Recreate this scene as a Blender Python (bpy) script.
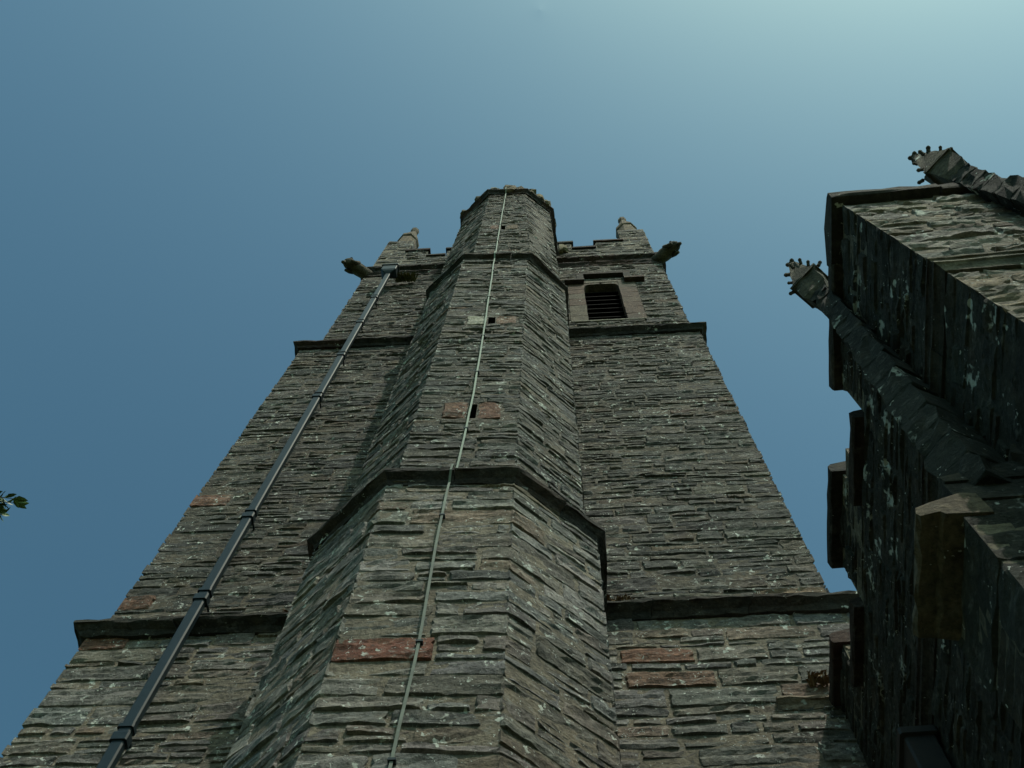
import bpy, math, random
from mathutils import Vector, Matrix, noise

# ------------------------------------------------------------------ scene
for o in list(bpy.data.objects):
    bpy.data.objects.remove(o)
SC = bpy.context.scene
COL = SC.collection
G = -1.6                                   # ground level; the camera's eye is at z = 0

# ---- camera -----------------------------------------------------------
cam_d = bpy.data.cameras.new('camera')
cam_d.sensor_width = 36.0
cam_d.lens = 1090 / 1024 * 36.0
cam_d.clip_start = 0.05
cam_d.clip_end = 3000
cam = bpy.data.objects.new('camera', cam_d)
COL.objects.link(cam)
CAM = Vector((0.8, -5.04, 0.0))
P_, Y_, R_ = math.radians(71.0), math.radians(-7.3), math.radians(4.3)
fw = Vector((math.sin(Y_) * math.cos(P_), math.cos(Y_) * math.cos(P_), math.sin(P_)))
rt = Vector((math.cos(Y_), -math.sin(Y_), 0))
up = rt.cross(fw)
r_ = math.cos(R_) * rt + math.sin(R_) * up
u_ = -math.sin(R_) * rt + math.cos(R_) * up
m = Matrix((r_, u_, -fw)).transposed().to_4x4()
m.translation = CAM
cam.matrix_world = m
SC.camera = cam
SC.render.resolution_x, SC.render.resolution_y = 1024, 768

# ---- daylight -----------------------------------------------------------
SUN_EL, SUN_K = math.radians(57.5), 0.62     # SUN_K: sideways run of the rays per metre of depth
sd = Vector((SUN_K, -1, 0)).normalized() * math.cos(SUN_EL) + Vector((0, 0, math.sin(SUN_EL)))
wd = bpy.data.worlds.new('World')
SC.world = wd
wd.use_nodes = True
wn = wd.node_tree.nodes
wl = wd.node_tree.links
wn.clear()
sky = wn.new('ShaderNodeTexSky')
sky.sky_type = 'NISHITA'
sky.sun_disc = False
sky.sun_elevation = SUN_EL
sky.sun_rotation = math.atan2(sd.x, sd.y)
sky.altitude = 0
sky.air_density = 1.0
sky.dust_density = 1.9
sky.ozone_density = 1.6
bg = wn.new('ShaderNodeBackground')
bg.inputs['Strength'].default_value = 0.078
wo = wn.new('ShaderNodeOutputWorld')
hue = wn.new('ShaderNodeMix')
hue.data_type = 'RGBA'
hue.blend_type = 'MULTIPLY'
hue.inputs[0].default_value = 1.0
hue.inputs[7].default_value = (0.90, 1.20, 0.82, 1)
con = wn.new('ShaderNodeGamma')            # the camera's steep contrast, deep blue away from the sun
con.inputs[1].default_value = 1.45
wl.new(sky.outputs[0], con.inputs[0])
wl.new(con.outputs[0], hue.inputs[6])
wl.new(hue.outputs[2], bg.inputs[0])
wl.new(bg.outputs[0], wo.inputs[0])
sl = bpy.data.lights.new('sun', 'SUN')
sl.energy = 3.0
sl.angle = math.radians(0.5)
sl.color = (1.0, 0.95, 0.86)
sun = bpy.data.objects.new('sun', sl)
COL.objects.link(sun)
sun.rotation_euler = sd.to_track_quat('Z', 'Y').to_euler()
vs = SC.view_settings
vs.view_transform = 'Standard'
vs.look = 'None'
vs.exposure = 0.0
vs.gamma = 1
vs.use_curve_mapping = False
SC.cycles.max_bounces = 6

# ------------------------------------------------------------------ materials
def new_mat(name):
    mt = bpy.data.materials.new(name)
    mt.use_nodes = True
    nt = mt.node_tree
    nt.nodes.clear()
    out = nt.nodes.new('ShaderNodeOutputMaterial')
    b = nt.nodes.new('ShaderNodeBsdfPrincipled')
    nt.links.new(b.outputs[0], out.inputs[0])
    return mt, nt, b

def node(nt, kind, **kw):
    n = nt.nodes.new(kind)
    for k, v in kw.items():
        if k in n.inputs:
            n.inputs[k].default_value = v
        else:
            setattr(n, k, v)
    return n

def mix_rgb(nt, fac, a, b, mode='MIX'):
    n = nt.nodes.new('ShaderNodeMix')
    n.data_type = 'RGBA'
    n.blend_type = mode
    for sock, v in ((n.inputs[0], fac), (n.inputs[6], a), (n.inputs[7], b)):
        if hasattr(v, 'is_linked') or hasattr(v, 'links'):
            nt.links.new(v, sock)
        else:
            sock.default_value = v
    return n.outputs[2]

def ramp(nt, src, p0, p1, v0=0.0, v1=1.0):
    n = nt.nodes.new('ShaderNodeMapRange')
    n.inputs[1].default_value, n.inputs[2].default_value = p0, p1
    n.inputs[3].default_value, n.inputs[4].default_value = v0, v1
    nt.links.new(src, n.inputs[0])
    return n.outputs[0]

def stone_material(name, tint=(1, 1, 1, 1), lichen=0.5, dark=0.6, rough=0.92, warm=0.35, bump=1.0, lich_scale=9.0, blotch=0.8, speck=1.0):
    """slate rubble: the colour of each stone is in its attribute; grain, laminations and lichen on top"""
    mt, nt, b = new_mat(name)
    L = nt.links
    geo = node(nt, 'ShaderNodeTexCoord')
    pos = geo.outputs['Object']
    at = node(nt, 'ShaderNodeAttribute', attribute_name='Col')
    ar = node(nt, 'ShaderNodeAttribute', attribute_name='Rnd')
    mp = node(nt, 'ShaderNodeMapping')
    mp.inputs['Scale'].default_value = (10, 10, 25)
    L.new(pos, mp.inputs[0])
    lam = node(nt, 'ShaderNodeTexNoise', noise_dimensions='4D', Scale=1.0, Detail=5.0, Roughness=0.62)
    L.new(mp.outputs[0], lam.inputs['Vector'])
    L.new(ar.outputs['Fac'], lam.inputs['W'])
    grain = node(nt, 'ShaderNodeTexNoise', Scale=30.0, Detail=6.0, Roughness=0.75)
    L.new(pos, grain.inputs['Vector'])
    big = node(nt, 'ShaderNodeTexNoise', Scale=0.9, Detail=4.0, Roughness=0.6)
    L.new(pos, big.inputs['Vector'])
    mid = node(nt, 'ShaderNodeTexNoise', noise_dimensions='4D', Scale=6.0, Detail=4.0, Roughness=0.65)
    L.new(pos, mid.inputs['Vector'])
    L.new(ar.outputs['Fac'], mid.inputs['W'])
    c = mix_rgb(nt, 1.0, at.outputs['Color'], tint, 'MULTIPLY')
    v1 = ramp(nt, lam.outputs[0], 0.3, 0.7, 0.66, 1.3)
    v2 = ramp(nt, grain.outputs[0], 0.3, 0.7, 0.42, 1.6)
    v3 = ramp(nt, mid.outputs[0], 0.3, 0.7, 0.62, 1.35)
    for v in (v1, v2, v3):
        cc = node(nt, 'ShaderNodeCombineColor')
        for i in range(3):
            L.new(v, cc.inputs[i])
        c = mix_rgb(nt, 1.0, c, cc.outputs[0], 'MULTIPLY')
    # brown iron staining
    st = ramp(nt, mid.outputs[0], 0.52, 0.72, 0, warm)
    c = mix_rgb(nt, st, c, (0.16, 0.115, 0.065, 1))
    # black crustose patches, a hand across and less, and brown flushes between
    n5 = node(nt, 'ShaderNodeTexNoise', Scale=13.0, Detail=5.0, Roughness=0.7)
    mp5 = node(nt, 'ShaderNodeMapping')
    mp5.inputs['Scale'].default_value = (0.8, 0.8, 1.5)
    L.new(pos, mp5.inputs[0])
    L.new(mp5.outputs[0], n5.inputs['Vector'])
    c = mix_rgb(nt, ramp(nt, n5.outputs[0], 0.54, 0.68, 0, blotch), c, (0.035, 0.036, 0.032, 1))
    c = mix_rgb(nt, ramp(nt, n5.outputs[0], 0.44, 0.30, 0, 0.85 * blotch), c, (0.29, 0.285, 0.26, 1))
    # dark algae in broad drifts
    dk = ramp(nt, big.outputs[0], 0.48, 0.68, 0, dark)
    c = mix_rgb(nt, dk, c, (0.045, 0.05, 0.042, 1))
    # pale crusts of lichen
    vo = node(nt, 'ShaderNodeTexVoronoi', Scale=lich_scale, Randomness=1.0)
    wob = node(nt, 'ShaderNodeTexNoise', Scale=14.0, Detail=3.0)
    L.new(pos, wob.inputs['Vector'])
    wv = mix_rgb(nt, 0.18, pos, wob.outputs['Color'], 'LINEAR_LIGHT')
    L.new(wv, vo.inputs['Vector'])
    spot = ramp(nt, vo.outputs['Distance'], 0.40, 0.28)
    pick = node(nt, 'ShaderNodeSeparateColor')
    L.new(vo.outputs['Color'], pick.inputs[0])
    sel = ramp(nt, pick.outputs[0], 1.0 - 0.22 * lichen, 1.0 - 0.22 * lichen + 0.01)
    mu = node(nt, 'ShaderNodeMath', operation='MULTIPLY')
    L.new(spot, mu.inputs[0]); L.new(sel, mu.inputs[1])
    mu2 = node(nt, 'ShaderNodeMath', operation='MULTIPLY')
    L.new(mu.outputs[0], mu2.inputs[0])
    L.new(ramp(nt, wob.outputs[0], 0.40, 0.55), mu2.inputs[1])
    c = mix_rgb(nt, mu2.outputs[0], c, (0.50, 0.52, 0.47, 1))
    # many small white specks
    v4 = node(nt, 'ShaderNodeTexVoronoi', Scale=26.0, Randomness=1.0)
    L.new(wv, v4.inputs['Vector'])
    p4 = node(nt, 'ShaderNodeSeparateColor')
    L.new(v4.outputs['Color'], p4.inputs[0])
    m4 = node(nt, 'ShaderNodeMath', operation='MULTIPLY')
    L.new(ramp(nt, v4.outputs['Distance'], 0.36, 0.26), m4.inputs[0])
    L.new(ramp(nt, p4.outputs[1], 1.0 - 0.10 * lichen * speck, 1.0 - 0.10 * lichen * speck + 0.01), m4.inputs[1])
    c = mix_rgb(nt, m4.outputs[0], c, (0.48, 0.50, 0.46, 1))
    L.new(c, b.inputs['Base Color'])
    b.inputs['Roughness'].default_value = rough
    b.inputs['Specular IOR Level'].default_value = 0.25
    ad = node(nt, 'ShaderNodeMath', operation='MULTIPLY_ADD')
    L.new(lam.outputs[0], ad.inputs[0]); ad.inputs[1].default_value = 0.8
    ms = node(nt, 'ShaderNodeMath', operation='MULTIPLY')
    L.new(grain.outputs[0], ms.inputs[0]); ms.inputs[1].default_value = 1.1
    L.new(ms.outputs[0], ad.inputs[2])
    bp = node(nt, 'ShaderNodeBump', Strength=1.0 * bump, Distance=0.03)
    L.new(ad.outputs[0], bp.inputs['Height'])
    L.new(bp.outputs[0], b.inputs['Normal'])
    return mt

def simple_material(name, col, col2, scale=8.0, rough=0.85, metal=0.0, bump=0.4, dist=0.01, spec=0.3, stretch=(1, 1, 1)):
    mt, nt, b = new_mat(name)
    tc = node(nt, 'ShaderNodeTexCoord')
    mp = node(nt, 'ShaderNodeMapping')
    mp.inputs['Scale'].default_value = stretch
    nt.links.new(tc.outputs['Object'], mp.inputs[0])
    n1 = node(nt, 'ShaderNodeTexNoise', Scale=scale, Detail=6.0, Roughness=0.65)
    nt.links.new(mp.outputs[0], n1.inputs['Vector'])
    c = mix_rgb(nt, ramp(nt, n1.outputs[0], 0.32, 0.68), (*col, 1), (*col2, 1))
    nt.links.new(c, b.inputs['Base Color'])
    b.inputs['Roughness'].default_value = rough
    b.inputs['Metallic'].default_value = metal
    b.inputs['Specular IOR Level'].default_value = spec
    if bump:
        bp = node(nt, 'ShaderNodeBump', Strength=bump, Distance=dist)
        nt.links.new(n1.outputs[0], bp.inputs['Height'])
        nt.links.new(bp.outputs[0], b.inputs['Normal'])
    return mt

M_TOWER = stone_material('slate_rubble', lichen=0.75, dark=0.42, warm=0.35)
M_PORCH = stone_material('porch_rubble', lichen=0.75, dark=0.25, warm=0.4, lich_scale=5.0)
M_PSHADE = stone_material('shade_toned_porch_rubble', tint=(0.85, 0.9, 0.85, 1), lichen=0.8, dark=0.45, warm=0.2, lich_scale=5.5, bump=1.0, blotch=0.4, speck=0.35)  # porch rubble toned dark: the side wall's shade is put into its colour
M_TRIM = stone_material('weathered_trim', lichen=0.12, dark=0.5, warm=0.12, bump=0.8, blotch=0.2)
M_DARK = simple_material('void_stone', (0.012, 0.012, 0.012), (0.02, 0.02, 0.02), 10)
M_LOUVRE = simple_material('louvre_slate', (0.004, 0.004, 0.004), (0.008, 0.008, 0.008), 12, spec=0.03)
M_PIPE = simple_material('painted_cast_iron', (0.007, 0.014, 0.018), (0.012, 0.021, 0.027), 14, rough=0.42, bump=0.15, dist=0.003, spec=0.2)
M_IRON = simple_material('rusty_black_iron', (0.008, 0.008, 0.009), (0.016, 0.014, 0.012), 16, rough=0.6, bump=0.2, dist=0.003, spec=0.3)
M_TAPE = simple_material('verdigris_copper', (0.055, 0.065, 0.055), (0.12, 0.14, 0.115), 3, rough=0.7, bump=0.1, dist=0.002, stretch=(0.3, 0.3, 1.6))
_nt = M_TAPE.node_tree
_b = next(n for n in _nt.nodes if n.type == 'BSDF_PRINCIPLED')
_c = _b.inputs['Base Color'].links[0].from_socket
_g = node(_nt, 'ShaderNodeTexCoord')
_sx = node(_nt, 'ShaderNodeSeparateXYZ')
_nt.links.new(_g.outputs['Object'], _sx.inputs[0])
_n = node(_nt, 'ShaderNodeTexNoise', Scale=0.8, Detail=3.0)
_nt.links.new(_g.outputs['Object'], _n.inputs['Vector'])
_ad = node(_nt, 'ShaderNodeMath', operation='MULTIPLY_ADD')
_nt.links.new(_n.outputs[0], _ad.inputs[0]); _ad.inputs[1].default_value = 5.0
_nt.links.new(_sx.outputs[2], _ad.inputs[2])
_nt.links.new(mix_rgb(_nt, ramp(_nt, _ad.outputs[0], 10.2, 11.8), _c, (0.21, 0.25, 0.205, 1)), _b.inputs['Base Color'])
M_LEAF = simple_material('leaf', (0.035, 0.07, 0.018), (0.08, 0.13, 0.03), 5, rough=0.5, bump=0.0)
M_BARK = simple_material('bark', (0.06, 0.045, 0.03), (0.13, 0.11, 0.085), 6, rough=0.95, bump=0.8, dist=0.03, stretch=(3, 3, 0.6))
M_TUFT = simple_material('ledge_grass', (0.06, 0.08, 0.03), (0.16, 0.14, 0.06), 9, rough=0.8, bump=0.0)
M_DRY = simple_material('dry_grass', (0.10, 0.06, 0.03), (0.17, 0.11, 0.055), 9, rough=0.85, bump=0.0)
M_GRASS = simple_material('mown_grass', (0.03, 0.05, 0.016), (0.055, 0.085, 0.028), 2.5, rough=0.95, bump=0.8, dist=0.03)
M_PATH = simple_material('gravel', (0.16, 0.14, 0.115), (0.30, 0.27, 0.23), 40, rough=0.95, bump=0.9, dist=0.02)
M_LEAD = simple_material('lead_sheet', (0.13, 0.14, 0.15), (0.2, 0.21, 0.22), 3, rough=0.6, bump=0.2)

# ------------------------------------------------------------------ mesh collector
class MB:
    def __init__(self):
        self.v, self.f, self.c, self.r, self.mi = [], [], [], [], []
        self.col, self.rnd, self.m = (0.2, 0.2, 0.18), 0.0, 0
    def vert(self, p):
        self.v.append((p[0], p[1], p[2]))
        self.c.append(self.col)
        self.r.append(self.rnd)
        return len(self.v) - 1
    def face(self, *idx):
        self.f.append(idx)
        self.mi.append(self.m)
    def quad(self, a, b, c, d):
        self.face(*(self.vert(p) for p in (a, b, c, d)))
    def prism(self, bottom, top):
        """closed prism between two rings of the same count (counter-clockwise seen from above)"""
        n = len(bottom)
        lo = [self.vert(p) for p in bottom]
        hi = [self.vert(p) for p in top]
        for i in range(n):
            j = (i + 1) % n
            self.face(lo[i], lo[j], hi[j], hi[i])
        self.face(*reversed(lo))
        self.face(*hi)
    def box(self, x0, x1, y0, y1, z0, z1, fr=None, jit=0.0, rng=None):
        def P(x, y, z):
            if jit:
                x += rng.uniform(-jit, jit); y += rng.uniform(-jit, jit); z += rng.uniform(-jit, jit)
            p = Vector((x, y, z))
            return fr @ p if fr else p
        self.prism([P(x0, y0, z0), P(x1, y0, z0), P(x1, y1, z0), P(x0, y1, z0)],
                   [P(x0, y0, z1), P(x1, y0, z1), P(x1, y1, z1), P(x0, y1, z1)])
    def rings(self, rings, cap0=True, cap1=True):
        ids = [[self.vert(p) for p in r] for r in rings]
        n = len(ids[0])
        for a, b in zip(ids, ids[1:]):
            for i in range(n):
                j = (i + 1) % n
                self.face(a[i], a[j], b[j], b[i])
        if cap0: self.face(*reversed(ids[0]))
        if cap1: self.face(*ids[-1])
    def tube(self, pts, radii, n=8):
        rings = []
        for k, p in enumerate(pts):
            p = Vector(p)
            d = (Vector(pts[min(k + 1, len(pts) - 1)]) - Vector(pts[max(k - 1, 0)])).normalized()
            a = d.cross(Vector((0.31, 0.2, 0.93)))
            if a.length < 1e-3: a = d.cross(Vector((1, 0, 0)))
            a.normalize(); b = d.cross(a)
            rings.append([p + radii[k] * (math.cos(t) * a + math.sin(t) * b) for t in (2 * math.pi * i / n for i in range(n))])
        self.rings(rings)
    def build(self, name, mats, parent=None, smooth=False):
        me = bpy.data.meshes.new(name)
        me.from_pydata(self.v, [], self.f)
        if not isinstance(mats, (list, tuple)): mats = [mats]
        for mt in mats: me.materials.append(mt)
        me.polygons.foreach_set('material_index', self.mi)
        ca = me.color_attributes.new('Col', 'FLOAT_COLOR', 'POINT')
        flat = []
        for c in self.c: flat.extend((c[0], c[1], c[2], 1.0))
        ca.data.foreach_set('color', flat)
        ra = me.attributes.new('Rnd', 'FLOAT', 'POINT')
        ra.data.foreach_set('value', self.r)
        if smooth: me.polygons.foreach_set('use_smooth', [True] * len(self.f))
        me.update()
        ob = bpy.data.objects.new(name, me)
        COL.objects.link(ob)
        if parent:
            ob.parent = parent
            ob.matrix_parent_inverse = Matrix.Translation(-parent_world(parent))
        return ob

def parent_world(o):
    p = Vector(o.location)
    # children keep world-space mesh data; only top-level empties are moved
    return p

def thing(name, label, cat, loc=(0, 0, 0), group=None):
    o = bpy.data.objects.new(name, None)
    o.empty_display_size = 0.3
    o.location = loc
    COL.objects.link(o)
    return tag(o, label, cat, group)

def tag(o, label, cat, group=None):
    o['label'] = label
    o['category'] = cat
    if group: o['group'] = group
    return o

# ------------------------------------------------------------------ rubble masonry
PAL = [((0.152, 0.150, 0.134), 6), ((0.134, 0.139, 0.130), 5), ((0.168, 0.156, 0.130), 3), ((0.165, 0.138, 0.104), 1.6),
       ((0.205, 0.204, 0.186), 1.4), ((0.112, 0.115, 0.107), 2.0), ((0.15, 0.105, 0.08), 0.15)]
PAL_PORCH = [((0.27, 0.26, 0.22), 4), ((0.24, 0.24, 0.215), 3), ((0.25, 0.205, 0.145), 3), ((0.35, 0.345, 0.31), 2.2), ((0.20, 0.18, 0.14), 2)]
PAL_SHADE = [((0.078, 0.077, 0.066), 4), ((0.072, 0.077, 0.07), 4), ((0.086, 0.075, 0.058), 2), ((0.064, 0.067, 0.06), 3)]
RED = (0.145, 0.056, 0.038)
RED2 = (0.165, 0.084, 0.058)
PALE = (0.36, 0.345, 0.28)
def shade_pal(p, k): return [(tuple(x * k for x in c), w) for c, w in p]
PAL_UP = shade_pal(PAL, 0.56)                # the upper stages are blacker with old lichen
PAL_LOW = shade_pal(PAL, 0.90)
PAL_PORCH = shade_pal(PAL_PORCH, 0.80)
PAL_SHADE = shade_pal(PAL_SHADE, 0.5)  # stone colours cut down to carry the shade of the side wall
MORTAR_UP = (0.085, 0.072, 0.056)
MORTAR = (0.155, 0.132, 0.10)

def pick(pal, rng):
    t = rng.uniform(0, sum(w for _, w in pal))
    for c, w in pal:
        t -= w
        if t <= 0: break
    k = rng.uniform(0.72, 1.25)
    k3 = (1.03, 0.965, 0.98)
    return tuple(max(0.01, x * k * w_ * rng.uniform(0.96, 1.04)) for x, w_ in zip(c, k3))

def make_courses(z0, z1, rng, lo, hi, marks=()):
    zs = [z0]
    while zs[-1] < z1 - 1e-6:
        h = rng.uniform(lo, hi)
        if rng.random() < 0.22: h *= 0.6
        z = zs[-1] + h
        for a in marks:                                    # beds of the special stones fall on a course
            if zs[-1] + 0.03 < a < z + 0.05: z = a
        if z > z1 - lo * 0.6: z = z1
        zs.append(z)
    return zs

def wave(p):
    return 0.028 * noise.noise(p * 0.8) + 0.010 * noise.noise(p * 2.7 + Vector((7, 3, 1)))

class Face:
    """one flat face of a wall, seen from outside: a = left edge, b = right edge (bottom and top points)"""
    def __init__(self, a0, b0, z0, z1, a1=None, b1=None):
        self.a0, self.b0 = Vector((*a0, 0)), Vector((*b0, 0))
        self.a1, self.b1 = Vector((*(a1 or a0), 0)), Vector((*(b1 or b0), 0))
        self.z0, self.z1 = z0, z1
        d = (self.b0 - self.a0)
        self.w = d.length
        d.normalize()
        self.u = d
        self.n = Vector((d.y, -d.x, 0))
    def at(self, s, z, dep=0.0):
        t = (z - self.z0) / (self.z1 - self.z0)
        a = self.a0.lerp(self.a1, t); b = self.b0.lerp(self.b1, t)
        p = a.lerp(b, s / self.w) + self.n * dep
        p.z = z
        return p

def base_sheet(mb, fc, holes=(), colr=MORTAR):
    us = sorted({0.0, fc.w, *[min(max(h[i], 0), fc.w) for h in holes for i in (0, 1)]})
    zs = sorted({fc.z0, fc.z1, *[min(max(h[i], fc.z0), fc.z1) for h in holes for i in (2, 3)]})
    mb.col = colr
    for a, b in zip(us, us[1:]):
        for c, d in zip(zs, zs[1:]):
            um, zm = (a + b) / 2, (c + d) / 2
            if any(h[0] < um < h[1] and h[2] < zm < h[3] for h in holes): continue
            mb.quad(fc.at(a, c), fc.at(b, c), fc.at(b, d), fc.at(a, d))

def one_stone(mb, fc, s0, s1, z0, z1, dep, rng, colr, mL=None, mR=None, dL=0, dR=0, gap=0.008, fine=0.06, rough=0.005):
    mb.col = colr
    mb.rnd = rng.uniform(0, 50)
    a, b = s0 + (0 if mL else gap * rng.uniform(0.6, 2.0)), s1 - (0 if mR else gap * rng.uniform(0.6, 2.0))
    lo, hi = z0 + gap * 0.7, z1 - gap * 0.7
    h = hi - lo
    e = min(0.012, h * 0.2)
    if b - a < 0.04 or h < 0.02: return
    n = max(2, min(16, int((b - a) / fine)))
    nm = max(1, min(6, int(h / (fine * 0.62))))
    cols = [a] + [a + e + (b - a - 2 * e) * i / n for i in range(n + 1)] + [b]
    rows = [lo] + [lo + e + (h - 2 * e) * i / nm for i in range(nm + 1)] + [hi]
    C_, R_n = len(cols) - 1, len(rows) - 1
    tz, tu = rng.uniform(-0.007, 0.007), rng.uniform(-0.008, 0.008)
    jl, jh, sd_ = rng.uniform(0, 99), rng.uniform(0, 99), rng.uniform(0, 99)
    tilt = rng.uniform(-0.022, 0.022) * min(1, (b - a)) if not (mL or mR) else 0
    amp = min(0.011, h * 0.07)
    bow = rng.uniform(0, 0.18) * h if rng.random() < 0.35 else 0     # some stones taper to their ends
    grid = []
    for i, s in enumerate(cols):
        line = []
        fl = mL and i == 0
        fr = mR and i == C_
        q = (s - a) / (b - a) - 0.5
        nl = amp * (noise.noise(Vector((s * 6, jl, 0))) + 0.6 * noise.noise(Vector((s * 19, jl, 5))))
        nh = amp * (noise.noise(Vector((s * 6, jh, 0))) + 0.6 * noise.noise(Vector((s * 19, jh, 5)))) - bow * (4 * q * q if not (mL or mR) else 0)
        for j, z in enumerate(rows):
            edge = j in (0, R_n) or (i == 0 and not mL) or (i == C_ and not mR)
            if fl or fr:
                dd = -0.012 if edge else (dL if fl else dR)
                p = fc.at(s, z) + (mL if fl else mR) * dd
            else:
                t = j / R_n
                zz = z + tilt * q + nl * (1 - t) + nh * t
                if edge: d = -0.012
                else:
                    # cleaved slate: broken ledges along the bedding, then fine roughness
                    lam = noise.noise(Vector((s * 2.6, sd_, zz * 17)))
                    led = 0.010 * (math.floor(lam * 3.2 + 0.5) / 3.2) * 2
                    d = dep + tz * (t - 0.5) * 2 + tu * q * 2 + led + 0.006 * noise.noise(Vector((s * 11, sd_, zz * 26))) + rng.uniform(-rough, rough)
                    if i in (1, C_ - 1) and j in (1, R_n - 1): d -= rng.uniform(0, 0.6) * dep
                    d = max(d, -0.008)
                ss = s
                if 0 < i < C_: ss += rng.uniform(-0.012, 0.012)
                elif not edge or 0 < j < R_n: ss += rng.uniform(-0.008, 0.008)
                p = fc.at(ss, zz, d)
            p.z += wave(p)
            line.append(mb.vert(p))
        grid.append(line)
    for i in range(C_):
        for j in range(R_n):
            mb.face(grid[i][j], grid[i + 1][j], grid[i + 1][j + 1], grid[i][j + 1])

def lay_stones(mb, fc, courses, rng, pal, mL=None, mR=None, keyL=0, keyR=0, specials=(), holes=(), hide=(), lmin=0.2, lmax=0.75,
               dmin=0.0, dmax=0.019, fine=0.06, split=0.45, zmax=None, quoin=None):
    """specials: (s0, s1, z0, z1, colour); holes and hide: rectangles left free of stones"""
    def cdepth(k, i): return 0.006 + 0.016 * random.Random(k * 1009 + i).random()
    blocked = list(specials) + list(holes) + list(hide)
    for (s0, s1, z0, z1, colr) in specials:
        i = min(range(len(courses)), key=lambda k: abs(courses[k] - z0))
        L = mL if s0 <= 0.001 else None
        one_stone(mb, fc, max(0, s0), min(fc.w, s1), z0, z1, rng.uniform(0.012, 0.02), rng, colr, mL=L, dL=cdepth(keyL, i), fine=0.05)
    for i, (z0, z1) in enumerate(zip(courses, courses[1:])):
        if zmax and z0 >= zmax: break
        free = [(0.0, fc.w)]
        for bl in blocked:
            if bl[2] < (z0 * 0.75 + z1 * 0.25) + 0 and bl[3] > (z0 * 0.75 + z1 * 0.25) or (bl[2] < (z0 + 3 * z1) / 4 and bl[3] > (z0 + 3 * z1) / 4):
                nf = []
                for a, b in free:
                    if bl[1] <= a or bl[0] >= b: nf.append((a, b)); continue
                    if bl[0] > a: nf.append((a, bl[0]))
                    if bl[1] < b: nf.append((bl[1], b))
                free = nf
        h = z1 - z0
        for a, b in free:
            if b - a < 0.06: continue
            cuts = [a]
            while True:
                l = rng.uniform(lmin, lmax) * (0.75 + h * 1.9)
                if cuts[-1] + l > b - lmin * 0.6: break
                cuts.append(cuts[-1] + l)
            cuts.append(b)
            for q, (c, d) in enumerate(zip(cuts, cuts[1:])):
                L = mL if (c <= 0.001) else None
                R = mR if (d >= fc.w - 0.001) else None
                corner = L or R
                colr = pick(quoin or pal, random.Random((keyL if L else keyR) * 77 + i * 13) if corner else rng)
                kw = dict(mL=L, mR=R, dL=cdepth(keyL, i), dR=cdepth(keyR, i), fine=fine)
                if not corner and h > 0.12 and rng.random() < split:
                    k = rng.choice((2, 2, 3)) if h > 0.18 else 2
                    zc = [z0 + h * (t + (rng.uniform(-0.2, 0.2) if 0 < t < k else 0)) / k for t in range(k + 1)]
                    for e0, e1 in zip(zc, zc[1:]):
                        mid = c + (d - c) * rng.uniform(0.3, 0.7)
                        for g0, g1 in (((c, mid), (mid, d)) if d - c > 0.5 and rng.random() < 0.6 else ((c, d),)):
                            one_stone(mb, fc, g0, g1, e0, e1, rng.uniform(dmin, dmax), rng, pick(pal, rng), gap=0.005, fine=fine)
                else:
                    one_stone(mb, fc, c, d, z0, z1, rng.uniform(dmin, dmax), rng, colr, **kw)

def mitre(n1, n2):
    return (n1 + n2) / (1 + n1.dot(n2))

def ring_offset(pts, d):
    """outward offset of an open plan polyline (left to right seen from outside)"""
    out = []
    for i, p in enumerate(pts):
        p = Vector((*p, 0))
        ns = []
        if i > 0:
            q = (p - Vector((*pts[i - 1], 0))).normalized(); ns.append(Vector((q.y, -q.x, 0)))
        if i < len(pts) - 1:
            q = (Vector((*pts[i + 1], 0)) - p).normalized(); ns.append(Vector((q.y, -q.x, 0)))
        mm = ns[0] if len(ns) == 1 else mitre(*ns)
        p = p + mm * d
        out.append((p.x, p.y))
    return out

TRIMPAL = [((0.030, 0.023, 0.018), 3), ((0.026, 0.023, 0.019), 3), ((0.040, 0.023, 0.016), 2), ((0.024, 0.023, 0.020), 2)]
LITPAL = [((0.19, 0.15, 0.105), 1)]

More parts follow.
